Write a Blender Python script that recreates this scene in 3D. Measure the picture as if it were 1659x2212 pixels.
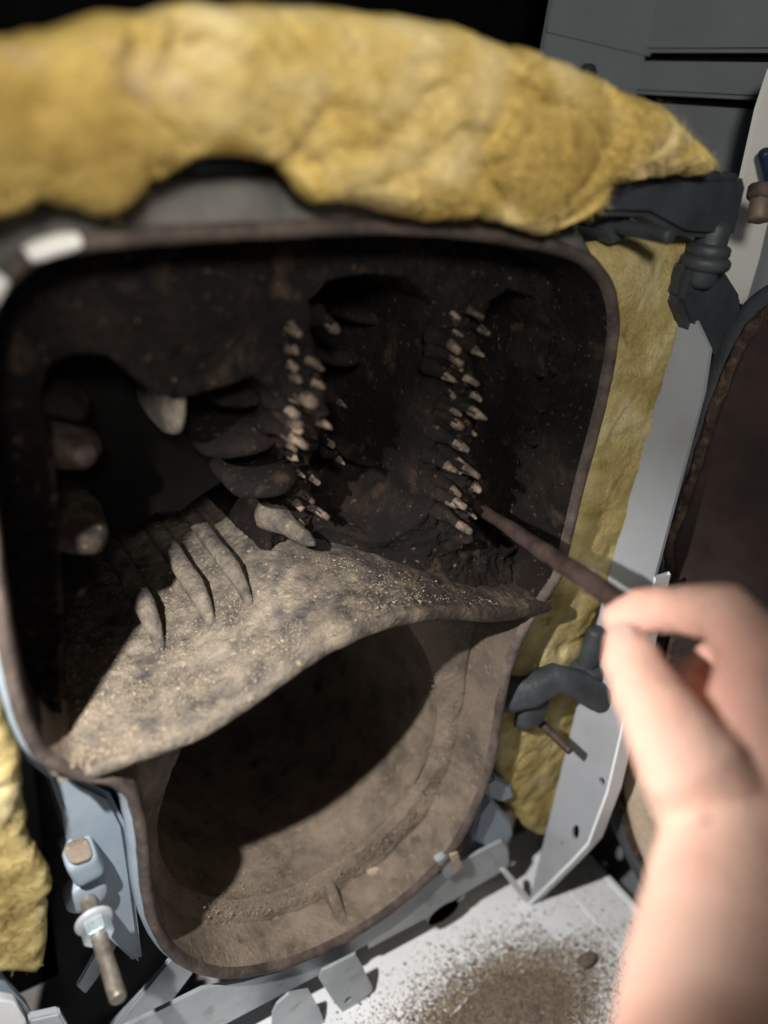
import bpy, bmesh, math, random
import numpy as np
from mathutils import Vector, Matrix, noise
random.seed(7); rng = np.random.default_rng(7)
SC = bpy.context.scene
for o in list(bpy.data.objects): bpy.data.objects.remove(o)

# ------------------------------------------------------------------ frame of reference
# X = right along the boiler front, Y = into the boiler, Z = up; 1 unit = 0.36 m, scaled on linking
S = 0.36
H = 2.12                                   # height of the boiler-top datum over the tray
EX = Vector((.84002388, -.15210141, .5207927)); EY = Vector((-.52986583, -.43633432, .72722387)); EZ = Vector((.11662795, -.88683568, -.44712459))
FP, CX, CY = 1660.0, 829.5, 1106.0
CAM = Vector((0, -1, 0))
def ray(px, py):
    r = Vector(((px-CX)/FP, (py-CY)/FP, 1.0)); return Vector((r.dot(EX), r.dot(EY), r.dot(EZ)))
def at(px, py, ax, val):
    w = ray(px, py); return CAM + w*((val-CAM[ax])/w[ax])
def atz(px, py, d): return CAM + ray(px, py)*d
def W(v): return Vector((v[0]*S, v[1]*S, (v[2]+H)*S))

# ------------------------------------------------------------------ camera
cd = bpy.data.cameras.new("camera"); cam = bpy.data.objects.new("camera", cd); SC.collection.objects.link(cam)
R = Matrix(((EX[0], -EX[1], -EX[2]), (EY[0], -EY[1], -EY[2]), (EZ[0], -EZ[1], -EZ[2])))
cam.matrix_world = Matrix.Translation(W(CAM)) @ R.to_4x4()
cd.sensor_fit = 'VERTICAL'; cd.sensor_height = 36; cd.lens = 36*FP/2212
cd.clip_start = 0.01; cd.clip_end = 50
cd.dof.use_dof = True; cd.dof.focus_distance = 1.68*S; cd.dof.aperture_fstop = 2.2
SC.camera = cam
SC.view_settings.view_transform = 'Standard'; SC.view_settings.look = 'None'; SC.view_settings.exposure = 0
# ------------------------------------------------------------------ light
wd = bpy.data.worlds.new("World"); SC.world = wd; wd.use_nodes = True
wd.node_tree.nodes['Background'].inputs[0].default_value = (.55, .7, 1, 1)
wd.node_tree.nodes['Background'].inputs[1].default_value = 0.008
def lamp(name, typ, loc, aim, power, color, **kw):
    l = bpy.data.lights.new(name, typ); l.energy = power; l.color = color
    for k, v in kw.items(): setattr(l, k, v)
    o = bpy.data.objects.new(name, l); SC.collection.objects.link(o)
    o.location = W(loc); o.rotation_euler = (W(aim)-W(loc)).to_track_quat('-Z', 'Y').to_euler(); return o
lamp("torch", 'SPOT', (-.28, -.44, -.02), (.95, -.10, -1.8), 33.0, (1, .94, .88), spot_size=math.radians(78), spot_blend=.85, shadow_soft_size=.006)
lamp("upper_fill_spot", 'SPOT', (-.25, -1.55, .55), (.80, 0, .24), 18.0, (1, .95, .87), spot_size=math.radians(62), spot_blend=.6, shadow_soft_size=.05)  # unseen fill spot, added to brighten the wool and the upper area
lamp("camera_fill", 'AREA', (-.08, -1.25, .1), (.8, 0, -.4), 0.19, (1, .95, .9), size=.05)  # weak unseen fill added beside the camera to lift wool and hand

# ------------------------------------------------------------------ materials
def nd(nt, typ, **kw):
    n = nt.nodes.new(typ)
    for k, v in kw.items(): setattr(n, k, v)
    return n
def mat(name, cols, scale=30, rough=.8, metal=0, bump=.3, bscale=120, stretch=(1,1,1), spots=None, spec=.4, sss=0, detail=6, lo=.35, hi=.65, over=None):
    """cols: list of colours blended by fractal noise; spots: (colour, scale, threshold)"""
    m = bpy.data.materials.new(name); m.use_nodes = True; nt = m.node_tree; b = nt.nodes['Principled BSDF']; L = nt.links.new
    tc = nd(nt, 'ShaderNodeTexCoord'); mp = nd(nt, 'ShaderNodeMapping'); mp.inputs['Scale'].default_value = stretch
    geo = nd(nt, 'ShaderNodeNewGeometry'); L(geo.outputs['Position'], mp.inputs['Vector'])
    n = nd(nt, 'ShaderNodeTexNoise'); n.inputs['Scale'].default_value = scale; n.inputs['Detail'].default_value = detail; n.inputs['Roughness'].default_value = .65
    L(mp.outputs[0], n.inputs['Vector'])
    r = nd(nt, 'ShaderNodeValToRGB'); els = r.color_ramp.elements
    while len(els) < len(cols): els.new(.5)
    for i, c in enumerate(cols):
        els[i].position = lo + (hi-lo)*i/max(1, len(cols)-1); els[i].color = (*c, 1)
    L(n.outputs['Fac'], r.inputs[0]); out = r.outputs[0]
    if spots:
        for (c, sc, th) in spots:
            n2 = nd(nt, 'ShaderNodeTexNoise'); n2.inputs['Scale'].default_value = sc; n2.inputs['Detail'].default_value = 3
            L(mp.outputs[0], n2.inputs['Vector'])
            r2 = nd(nt, 'ShaderNodeValToRGB'); r2.color_ramp.elements[0].position = th; r2.color_ramp.elements[1].position = min(1, th+.14)
            L(n2.outputs['Fac'], r2.inputs[0])
            mx = nd(nt, 'ShaderNodeMixRGB'); L(r2.outputs[0], mx.inputs[0]); L(out, mx.inputs[1]); mx.inputs[2].default_value = (*c, 1); out = mx.outputs[0]
    if over:   # darker colours blended in along a direction: (colours, (ax, ay, az, offset), width, noise gain)
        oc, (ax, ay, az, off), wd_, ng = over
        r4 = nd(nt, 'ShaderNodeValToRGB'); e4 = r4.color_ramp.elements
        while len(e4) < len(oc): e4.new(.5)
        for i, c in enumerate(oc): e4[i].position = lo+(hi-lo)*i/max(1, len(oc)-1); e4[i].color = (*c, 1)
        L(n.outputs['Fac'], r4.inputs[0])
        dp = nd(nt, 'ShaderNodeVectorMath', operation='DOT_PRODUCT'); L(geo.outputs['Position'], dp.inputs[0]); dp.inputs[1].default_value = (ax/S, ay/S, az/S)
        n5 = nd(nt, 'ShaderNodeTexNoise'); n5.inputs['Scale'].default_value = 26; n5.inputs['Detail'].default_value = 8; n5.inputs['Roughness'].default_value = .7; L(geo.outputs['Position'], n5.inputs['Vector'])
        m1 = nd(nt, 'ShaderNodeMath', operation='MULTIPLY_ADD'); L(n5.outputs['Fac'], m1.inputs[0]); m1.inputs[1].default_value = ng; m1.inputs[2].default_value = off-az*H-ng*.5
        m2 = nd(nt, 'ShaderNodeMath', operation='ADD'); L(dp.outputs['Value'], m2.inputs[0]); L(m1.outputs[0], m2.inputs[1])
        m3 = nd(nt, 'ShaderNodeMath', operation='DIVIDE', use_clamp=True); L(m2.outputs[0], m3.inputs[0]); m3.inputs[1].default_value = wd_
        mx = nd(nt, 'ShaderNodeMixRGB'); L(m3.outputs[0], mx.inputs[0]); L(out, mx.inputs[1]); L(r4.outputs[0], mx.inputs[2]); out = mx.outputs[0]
    L(out, b.inputs['Base Color'])
    b.inputs['Metallic'].default_value = metal; b.inputs['Specular IOR Level'].default_value = spec
    n3 = nd(nt, 'ShaderNodeTexNoise'); n3.inputs['Scale'].default_value = bscale; n3.inputs['Detail'].default_value = 5; n3.inputs['Roughness'].default_value = .7
    L(mp.outputs[0], n3.inputs['Vector'])
    mr = nd(nt, 'ShaderNodeMapRange'); mr.inputs[3].default_value = max(0, rough-.12); mr.inputs[4].default_value = min(1, rough+.12)
    L(n3.outputs['Fac'], mr.inputs[0]); L(mr.outputs[0], b.inputs['Roughness'])
    if bump:
        bp = nd(nt, 'ShaderNodeBump'); bp.inputs['Strength'].default_value = bump; bp.inputs['Distance'].default_value = .004
        L(n3.outputs['Fac'], bp.inputs['Height']); L(bp.outputs[0], b.inputs['Normal'])
    if sss:
        b.inputs['Subsurface Weight'].default_value = sss; b.inputs['Subsurface Radius'].default_value = (.01, .004, .002); b.inputs['Subsurface Scale'].default_value = .6
    return m
M = {}
M['soot'] = mat('sooty_cast_iron', [(.003,.0026,.0026),(.007,.0054,.005),(.024,.017,.013)], 24, .9, 0, .8, 200, spec=.2, lo=.3, hi=.72, spots=[((.055,.036,.023), 34, .62), ((.13,.088,.052), 210, .64)])
M['scale'] = mat('sooty_scaled_fin', [(.014,.011,.010),(.045,.034,.027),(.12,.092,.068)], 50, .85, 0, .7, 220, spots=[((.26,.19,.11), 110, .64)])
M['tip'] = mat('paler_pin_tip', [(.025,.019,.015),(.085,.062,.046),(.22,.165,.12)], 90, .7, .0, .5, 240)
M['pin'] = mat('rusty_pin', [(.010,.008,.007),(.035,.024,.018),(.12,.08,.055)], 70, .75, 0, .6, 240)
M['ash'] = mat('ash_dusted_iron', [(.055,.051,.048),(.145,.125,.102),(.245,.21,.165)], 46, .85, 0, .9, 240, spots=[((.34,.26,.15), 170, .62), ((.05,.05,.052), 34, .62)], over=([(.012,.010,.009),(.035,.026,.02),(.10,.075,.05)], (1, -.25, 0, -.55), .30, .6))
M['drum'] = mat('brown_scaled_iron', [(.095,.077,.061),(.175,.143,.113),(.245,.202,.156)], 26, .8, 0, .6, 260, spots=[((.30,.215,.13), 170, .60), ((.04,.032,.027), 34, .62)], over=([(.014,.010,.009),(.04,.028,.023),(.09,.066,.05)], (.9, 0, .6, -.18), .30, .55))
M['drumback'] = mat('dark_chamber_end', [(.008,.007,.006),(.02,.016,.013)], 26, .9, 0, .4, 160)
M['rim'] = mat('rusty_iron_rim', [(.035,.027,.025),(.075,.058,.05),(.125,.10,.085)], 40, .7, .1, .5, 240)
M['paint'] = mat('blue_grey_paint', [(.21,.265,.32),(.26,.32,.38)], 20, .5, 0, .08, 90, spots=[((.09,.10,.11), 14, .66)])
M['darkiron'] = mat('dark_painted_iron', [(.034,.040,.046),(.06,.068,.078)], 30, .5, .2, .25, 200)
M['stud'] = mat('worn_steel_stud', [(.13,.115,.10),(.32,.29,.26)], 60, .42, .6, .2, 240)
M['zinc'] = mat('galvanised_steel', [(.30,.33,.36),(.44,.48,.51)], 14, .42, .2, .08, 120, spots=[((.30,.25,.18), 60, .66), ((.16,.16,.16), 22, .62)])
M['nut'] = mat('bright_zinc_nut', [(.42,.50,.55),(.62,.70,.74)], 50, .3, .7, .1, 200)
M['dusty'] = mat('dusty_grey_iron', [(.05,.05,.048),(.10,.098,.092),(.14,.135,.125)], 24, .8, 0, .3, 150)
M['glint'] = mat('painted_rim_glint', [(.85,.86,.84),(.92,.92,.90)], 30, .4, 0, .1, 200)  # near-white colour stands for light glinting on the rim
M['white'] = mat('white_enamel', [(.76,.80,.85),(.84,.87,.90)], 9, .35, 0, .03, 60, spots=[((.30,.24,.18), 90, .73)])
M['panel'] = mat('light_grey_enamel', [(.30,.325,.365),(.36,.385,.425)], 7, .35, 0, .03, 60, spots=[((.25,.24,.24), 90, .70), ((.30,.31,.33), 16, .60)])
M['cream'] = mat('cream_enamel', [(.80,.80,.75),(.86,.85,.80)], 9, .4, 0, .03, 60)
M['wool'] = mat('yellow_glass_wool', [(.44,.29,.08),(.70,.52,.17),(.84,.70,.38)], 13, .98, 0, .9, 130, spec=.0, detail=9, sss=.0, spots=[((.70,.55,.36), 24, .66),((.20,.12,.05), 30, .70)])
M['woold'] = mat('pale_glass_wool', [(.34,.26,.10),(.48,.39,.17),(.60,.52,.29)], 22, .98, 0, .6, 260, spec=.0, spots=[((.12,.09,.06), 50, .68)])
M['skin'] = mat('skin', [(.84,.44,.35),(.92,.62,.50)], 9, .5, 0, .5, 420, sss=.12, spots=[((.22,.13,.10), 60, .68)])
M['nail'] = mat('nail', [(.66,.42,.36),(.72,.48,.42)], 18, .3, 0, 0, 100)
M['rod'] = mat('dark_brown_steel', [(.03,.02,.018),(.085,.058,.05)], 40, .5, .2, .3, 200)
M['sootpile'] = mat('brown_soot', [(.13,.105,.08),(.24,.195,.15),(.38,.31,.24)], 240, .95, 0, 1, 600, detail=8)
M['crumb'] = mat('rust_crumbs', [(.10,.08,.06),(.26,.21,.15),(.42,.35,.25)], 400, .9, 0, 0, 200)
M['crumbd'] = mat('dark_crumbs', [(.06,.045,.035),(.22,.17,.12)], 400, .9, 0, 0, 200)
M['concrete'] = mat('grey_concrete', [(.26,.26,.27),(.36,.36,.36)], 12, .85, 0, .4, 90)
M['wallgrey'] = mat('grey_sheet_wall', [(.17,.19,.21),(.22,.24,.26)], 5, .5, 0, .06, 60)
M['post'] = mat('pale_sheet_post', [(.17,.205,.22),(.21,.245,.26)], 5, .5, 0, .06, 60)
M['void'] = mat('black_backing_and_blocker', [(.005,.005,.005),(.009,.009,.009)], 10, 1, 0, .0, 60, spec=0)
M['brass'] = mat('brass', [(.16,.12,.09),(.26,.20,.15)], 30, .6, .3, .1, 100)
M['blue'] = mat('navy_plastic', [(.012,.02,.05),(.02,.035,.075)], 30, .5, 0, .1, 100)
M['ceramic'] = mat('tan_ceramic_fibre', [(.36,.28,.20),(.55,.46,.36)], 26, .95, 0, .6, 200)
M['rope'] = mat('rusty_rope_seal', [(.02,.014,.012),(.07,.045,.034),(.18,.12,.08)], 90, .9, 0, 1, 300)
M['doorin'] = mat('sooty_door_lining', [(.02,.013,.012),(.04,.026,.023)], 24, .9, 0, .4, 160)

# ------------------------------------------------------------------ helpers
def N3(v, sc, oc=3, seed=0):
    return noise.fractal(Vector((v[0]*sc+seed, v[1]*sc+seed*1.7, v[2]*sc-seed)), .9, 2.0, oc)
def tag(o, label=None, cat=None, group=None, kind=None):
    if label: o['label'] = label
    if cat: o['category'] = cat
    if group: o['group'] = group
    if kind: o['kind'] = kind
    return o
def thing(name, base, label, cat, group=None):
    o = bpy.data.objects.new(name, None); SC.collection.objects.link(o)
    o.location = W(base); o.empty_display_size = .02
    o['base'] = tuple(o.location); tag(o, label, cat, group); return o
def link(name, me, m, parent=None, smooth=True, flat_angle=None):
    """me: mesh or bmesh in frame units -> one object in metres"""
    if isinstance(me, bmesh.types.BMesh):
        bm = me; me = bpy.data.meshes.new(name); bm.to_mesh(me); bm.free()
    for v in me.vertices: v.co = W(v.co)
    ms = m if isinstance(m, (list, tuple)) else [m]
    for q in ms: me.materials.append(M[q])
    if smooth:
        for p in me.polygons: p.use_smooth = True
        if flat_angle is not None:
            me.set_sharp_from_angle(angle=math.radians(flat_angle))
    o = bpy.data.objects.new(name, me); SC.collection.objects.link(o)
    off = Vector((0, 0, 0)); p = parent; chain = Vector((0, 0, 0))
    while p is not None:
        chain += Vector(p.location); p = p.parent
    co = np.array([v.co[:] for v in me.vertices]); mn = co.min(0); mx = co.max(0)
    org = Vector(((mn[0]+mx[0])/2, (mn[1]+mx[1])/2, mn[2]))
    me.transform(Matrix.Translation(-org)); o.location = org-chain
    if parent: o.parent = parent
    return o
def mesh(name, V, Fc, m, parent=None, **k):
    me = bpy.data.meshes.new(name); me.from_pydata([tuple(v) for v in V], [], Fc); me.validate(); me.update()
    bm = bmesh.new(); bm.from_mesh(me); bmesh.ops.recalc_face_normals(bm, faces=bm.faces); bm.to_mesh(me); bm.free()
    return link(name, me, m, parent, **k)
def tube_bm(bm, pts, rad, n=16, cap=.6, jit=0, seed=0):
    pts = [Vector(p) for p in pts]
    if not hasattr(rad, '__len__'): rad = [rad]*len(pts)
    # rounded ends
    P = []; Rr = []
    d0 = (pts[1]-pts[0]).normalized(); d1 = (pts[-1]-pts[-2]).normalized()
    if cap:
        for a in (80, 50, 25): P.append(pts[0]-d0*rad[0]*cap*math.sin(math.radians(a))); Rr.append(rad[0]*math.cos(math.radians(a)))
    P += pts; Rr += list(rad)
    if cap:
        for a in (25, 50, 80): P.append(pts[-1]+d1*rad[-1]*cap*math.sin(math.radians(a))); Rr.append(rad[-1]*math.cos(math.radians(a)))
    up = Vector((0, 0, 1)) if abs(d0.z) < .9 else Vector((1, 0, 0))
    u = d0.cross(up).normalized(); rings = []
    for i, p in enumerate(P):
        d = (P[min(i+1, len(P)-1)]-P[max(i-1, 0)]).normalized()
        u = (u-d*u.dot(d)).normalized(); v = d.cross(u)
        ring = []
        for k in range(n):
            a = 2*math.pi*k/n; q = p+(u*math.cos(a)+v*math.sin(a))*Rr[i]
            if jit: q += (u*math.cos(a)+v*math.sin(a))*jit*N3(q, 30, 3, seed)
            ring.append(bm.verts.new(q))
        rings.append(ring)
    for i in range(len(rings)-1):
        for k in range(n):
            bm.faces.new((rings[i][k], rings[i][(k+1) % n], rings[i+1][(k+1) % n], rings[i+1][k]))
    bm.faces.new(rings[0][::-1]); bm.faces.new(rings[-1])
    return bm
def tube(name, pts, rad, m, parent=None, **k):
    bm = bmesh.new(); tube_bm(bm, pts, rad, **k); return link(name, bm, m, parent)
def lump_bm(bm, c, r, basis=None, e=.5, jit=0, sub=3, seed=0, jsc=14):
    """superellipsoid: e=1 sphere, small e = box"""
    b2 = bmesh.new(); bmesh.ops.create_cube(b2, size=2); bmesh.ops.subdivide_edges(b2, edges=b2.edges, cuts=2**sub-1, use_grid_fill=True)
    pw = 2/e if e > 0 else 20
    vs = []
    B3 = basis or Matrix.Identity(3)
    for v in b2.verts:
        d = v.co.normalized(); L = (abs(d.x)**pw+abs(d.y)**pw+abs(d.z)**pw)**(-1/pw); q = d*L
        q = B3 @ Vector((q.x*r[0], q.y*r[1], q.z*r[2]))+Vector(c)
        if jit: q += (q-Vector(c)).normalized()*jit*N3(q, jsc, 3, seed)
        vs.append(bm.verts.new(q))
    b2.verts.index_update()
    for f in b2.faces: bm.faces.new([vs[v.index] for v in f.verts])
    b2.free(); return bm
def lump(name, c, r, m, parent=None, **k):
    bm = bmesh.new(); lump_bm(bm, c, r, **k); return link(name, bm, m, parent)
def box_bm(bm, lo, hi, bev=.004, basis=None, origin=None):
    r = bmesh.ops.create_cube(bm, size=1); vs = r['verts']
    for v in vs:
        v.co = Vector([(lo[i]+hi[i])/2+v.co[i]*(hi[i]-lo[i]) for i in range(3)])
    if bev: bmesh.ops.bevel(bm, geom=list({e for v in vs for e in v.link_edges}), offset=bev, segments=2, affect='EDGES')
    return bm
def box(name, lo, hi, m, parent=None, bev=.004):
    bm = bmesh.new(); box_bm(bm, lo, hi, bev); return link(name, bm, m, parent, flat_angle=40)
def plate_bm(pts3, nrm, th, holes=(), bev=.0):
    """flat sheet with holes: outline (3-D, coplanar) extruded along nrm"""
    bm = bmesh.new(); E_ = []
    for loop in [pts3]+list(holes):
        vs = [bm.verts.new(p) for p in loop]
        E_ += [bm.edges.new((vs[i], vs[(i+1) % len(vs)])) for i in range(len(vs))]
    bmesh.ops.triangle_fill(bm, use_beauty=True, edges=E_, use_dissolve=True)
    fs = list(bm.faces)
    r = bmesh.ops.extrude_face_region(bm, geom=fs)
    bmesh.ops.translate(bm, verts=[g for g in r['geom'] if isinstance(g, bmesh.types.BMVert)], vec=Vector(nrm)*th)
    bmesh.ops.recalc_face_normals(bm, faces=bm.faces)
    if bev:
        es = [e for e in bm.edges if len(e.link_faces) == 2 and e.calc_face_angle(0) > .7]
        bmesh.ops.bevel(bm, geom=es, offset=bev, segments=2, affect='EDGES', clamp_overlap=True)
    return bm
def plate(name, pts3, nrm, th, m, parent=None, holes=(), bev=0):
    return link(name, plate_bm(pts3, nrm, th, holes, bev), m, parent, flat_angle=35)
def circ(c, r, u, v, n=20, a0=0, a1=360):
    return [Vector(c)+Vector(u)*r*math.cos(math.radians(a0+(a1-a0)*k/n))+Vector(v)*r*math.sin(math.radians(a0+(a1-a0)*k/n)) for k in range(n)]
def smooth_loop(P, k=6):
    P = [Vector(p) for p in P]; n = len(P); out = []
    for i in range(n):
        a, b, c, d = P[i-1], P[i], P[(i+1) % n], P[(i+2) % n]
        for j in range(k):
            t = j/k
            out.append(.5*((2*b)+(c-a)*t+(2*a-5*b+4*c-d)*t*t+(-a+3*b-3*c+d)*t**3))
    return out
def sdf(poly, X, Z):
    """signed distance, + inside"""
    P = np.array([[p[0], p[1]] for p in poly]); Q = np.roll(P, -1, 0)
    d = np.full(X.shape, 1e9); ins = np.zeros(X.shape, bool)
    cx = np.zeros(X.shape); cz = np.zeros(X.shape)
    for (a, b) in zip(P, Q):
        e = b-a; t = np.clip(((X-a[0])*e[0]+(Z-a[1])*e[1])/max(1e-12, e@e), 0, 1)
        qx = a[0]+t*e[0]; qz = a[1]+t*e[1]; dd = np.hypot(X-qx, Z-qz)
        m = dd < d; d = np.where(m, dd, d); cx = np.where(m, qx, cx); cz = np.where(m, qz, cz)
        c = ((a[1] > Z) != (b[1] > Z)); xx = a[0]+(Z-a[1])/((b[1]-a[1]) if b[1] != a[1] else 1e-12)*e[0]
        ins ^= c & (X < xx)
    return np.where(ins, d, -d), cx, cz
def grid_in(poly, step, keep=None):
    """grid clipped to a polygon; boundary vertices snapped onto it. returns X,Z (flat), faces, boundary mask, dist"""
    P = np.array([[p[0], p[1]] for p in poly]); lo = P.min(0)-step; hi = P.max(0)+step
    xs = np.arange(lo[0], hi[0], step); zs_ = np.arange(lo[1], hi[1], step)
    X, Z = np.meshgrid(xs, zs_, indexing='ij'); D, cx, cz = sdf(poly, X, Z)
    xc, zc = np.meshgrid(xs[:-1]+step/2, zs_[:-1]+step/2, indexing='ij'); Dc, _, _ = sdf(poly, xc, zc)
    ok = Dc > 0
    if keep is not None: ok &= keep(xc, zc)
    nz = len(zs_); idx = {}
    V = []; F_ = []
    def gi(i, j):
        k = i*nz+j
        if k not in idx: idx[k] = len(V); V.append((i, j))
        return idx[k]
    for i, j in np.argwhere(ok): F_.append((gi(i, j), gi(i+1, j), gi(i+1, j+1), gi(i, j+1)))
    from collections import Counter
    cnt = Counter()
    for f in F_:
        for a in range(4): cnt[tuple(sorted((f[a], f[(a+1) % 4])))] += 1
    bnd = set(v for e, c in cnt.items() if c == 1 for v in e)
    out = []; dist = []
    for k, (i, j) in enumerate(V):
        if k in bnd and D[i, j] < step*1.6 : out.append((cx[i, j], cz[i, j])); dist.append(0.0)
        else: out.append((X[i, j], Z[i, j])); dist.append(max(0, D[i, j]))
    edges = [e for e, c in cnt.items() if c == 1]
    return np.array(out), F_, edges, np.array(dist)
def sst(x): x = np.clip(x, 0, 1); return x*x*(3-2*x)
def crumbs(name, pts, size, m, label, cat, parent=None):
    V = []; Fc = []
    for p in pts:
        s = size*random.uniform(.35, 1.0)*(1 if random.random() > .06 else 2.2); b = len(V); a = random.uniform(0, 6.28)
        for k in range(4):
            V.append(Vector(p)+Vector((math.cos(a+k*1.57)*s*random.uniform(.5, 1.2), math.sin(a+k*1.57)*s*random.uniform(.5, 1.2), s*random.uniform(-.2, .2))))
        V.append(Vector(p)+Vector((0, 0, s*random.uniform(.4, .9)))); V.append(Vector(p)-Vector((0, 0, s*.4)))
        for k in range(4): Fc.append((b+k, b+(k+1) % 4, b+4)); Fc.append((b+(k+1) % 4, b+k, b+5))
    me = bpy.data.meshes.new(name); me.from_pydata([tuple(v) for v in V], [], Fc)
    o = link(name, me, m, parent, smooth=False); o['kind'] = 'stuff'
    if label: tag(o, label, cat)
    return o

# ================================================================== SETTING
o = mesh('floor', [(-2, -2.5, -2.26), (6, -2.5, -2.26), (6, 3, -2.26), (-2, 3, -2.26)], [(0, 1, 2, 3)], 'concrete'); tag(o, kind='structure')
# back wall: grey sheet with recessed seams
wall = thing('wall', (2.6, .92, -2.2), None, None); wall['kind'] = 'structure'
XW = at(1384, 150, 1, .70).x
seams = [at(1500, y, 0, XW).z for y in (-260, -80, 122, 218)]
for i in range(len(seams)-1):
    box('panel', (XW, -1.6, seams[i+1]+.010), (XW+.05, .74, seams[i]-.010), 'wallgrey', wall, bev=.010)
box('panel', (XW, -1.6, -2.25), (XW+.05, .74, seams[-1]-.010), 'wallgrey', wall, bev=.010)
box('backing', (XW+.052, -1.62, -2.25), (XW+.08, .80, seams[0]+.2), 'void', wall)
o = box('dark_backdrop', (-1.2, .50, -2.25), (.16, .54, -.10), 'void'); tag(o, kind='structure')  # black sheet added over the lit floor, stands for the dark gap
o = box('dark_backdrop', (-2, 1.55, -2.25), (3.4, 1.6, 2.6), 'void'); tag(o, kind='structure')

# ================================================================== BOILER
boiler = thing('cast_iron_boiler', (.66, .3, -1.9), 'open cast iron boiler section, sooty finned flueways above a round brown firing chamber', 'boiler')
RIM = [(.10,-.27),(.125,-.215),(.175,-.175),(.27,-.155),(.48,-.137),(.665,-.126),(.80,-.128),(.944,-.138),(1.06,-.155),(1.14,-.19),(1.195,-.245),(1.228,-.34),(1.238,-.5),(1.236,-.64),(1.24,-.80),
       (1.236,-.875),(1.205,-.93),(1.17,-1.0),(1.15,-1.08),(1.148,-1.16),(1.155,-1.26),(1.165,-1.38),(1.163,-1.48),(1.14,-1.60),(1.09,-1.715),(1.01,-1.79),(.916,-1.838),(.81,-1.862),(.71,-1.865),(.61,-1.848),(.52,-1.812),(.44,-1.762),(.38,-1.70),
       (.325,-1.61),(.288,-1.50),(.272,-1.38),(.268,-1.26),(.262,-1.17),(.248,-1.10),(.215,-1.055),(.165,-1.02),(.125,-.975),(.10,-.91),(.088,-.82),(.083,-.72),(.081,-.55),(.085,-.38)]
RL = smooth_loop([(a, 0, b) for a, b in RIM], 5)
n = len(RL)
def nrm2(i):
    d = RL[(i+2) % n]-RL[i-2]; v = Vector((-d.z, 0, d.x)).normalized(); return v
sgn = 1 if nrm2(0).dot(RL[0]-Vector((.7, 0, -.9))) > 0 else -1
def sweep(name, prof, m, mi=None, parent=boiler, jit=0, seed=0):
    V = []; Fc = []; k = len(prof)
    for i in range(n):
        nn = nrm2(i)*sgn
        for (off, y) in prof:
            p = RL[i]+nn*off; p.y = y
            if jit: p += nn*jit*N3(p, 24, 4, seed)+Vector((0, jit*.6*N3(p, 20, 3, seed+4), 0))
            V.append(p)
    for i in range(n):
        for j in range(k-1): Fc.append((i*k+j, ((i+1) % n)*k+j, ((i+1) % n)*k+j+1, i*k+j+1))
    return mesh(name, V, Fc, m, parent)
sweep('front_lip', [(-.036,.17),(-.032,.12),(-.028,.08),(-.025,.045),(-.0215,.02),(-.0195,.012)], ['soot', 'drum'], jit=.0018, seed=2)
for p_ in boiler.children[-1].data.polygons:
    if boiler.children[-1].data.vertices[p_.vertices[0]].co.z+boiler.children[-1].location.z+boiler.location.z < (-.93+H)*S: p_.material_index = 1
sweep('rim_edge', [(-.0205,.014),(-.0185,.006),(-.0155,.0005),(-.009,-.0045),(-.002,-.002),(.0035,.005),(.0045,.018)], 'rim', jit=.0018, seed=2)
sweep('outer_jacket', [(.004,.016),(.012,.024),(.014,.05),(.006,.062),(.002,.09),(.0,.2),(.0,.345),(.010,.352),(.012,.40),(0,.41),(0,.7),(0,1.1)], 'paint', jit=.0012, seed=5)

def patch(x0, x1, side):  # strips along the rim with leaked light put into their colour
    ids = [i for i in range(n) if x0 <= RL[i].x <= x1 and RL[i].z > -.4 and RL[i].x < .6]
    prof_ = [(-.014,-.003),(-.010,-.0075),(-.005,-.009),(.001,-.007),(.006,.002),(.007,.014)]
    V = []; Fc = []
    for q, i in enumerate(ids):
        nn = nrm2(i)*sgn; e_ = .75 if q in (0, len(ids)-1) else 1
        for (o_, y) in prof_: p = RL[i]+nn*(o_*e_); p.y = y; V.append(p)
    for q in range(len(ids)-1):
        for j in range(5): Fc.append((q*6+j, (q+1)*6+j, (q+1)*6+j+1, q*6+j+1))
    mesh('painted_glint', V, Fc, 'glint', boiler)
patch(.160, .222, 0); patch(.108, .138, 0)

V = []; Fc = []; ids = [i for i in range(n) if RL[i].z > -.24 and RL[i].x < 1.2]
pf = [(.003,.012),(.012,.016),(.040,.030),(.052,.045),(.052,.12)]
for i in ids:
    nn = nrm2(i)*sgn; w_ = float(sst((1.17-RL[i].x)/.15))
    for (o_, y) in pf: p = RL[i]+nn*(.003+(o_-.003)*max(.05, w_)); p.y = y; V.append(p+Vector((0, .002*N3(p, 30, 3, 3), 0)))
for q in range(len(ids)-1):
    for j in range(4): Fc.append((q*5+j, (q+1)*5+j, (q+1)*5+j+1, q*5+j+1))
mesh('top_flange', V, Fc, 'dusty', boiler)

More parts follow.
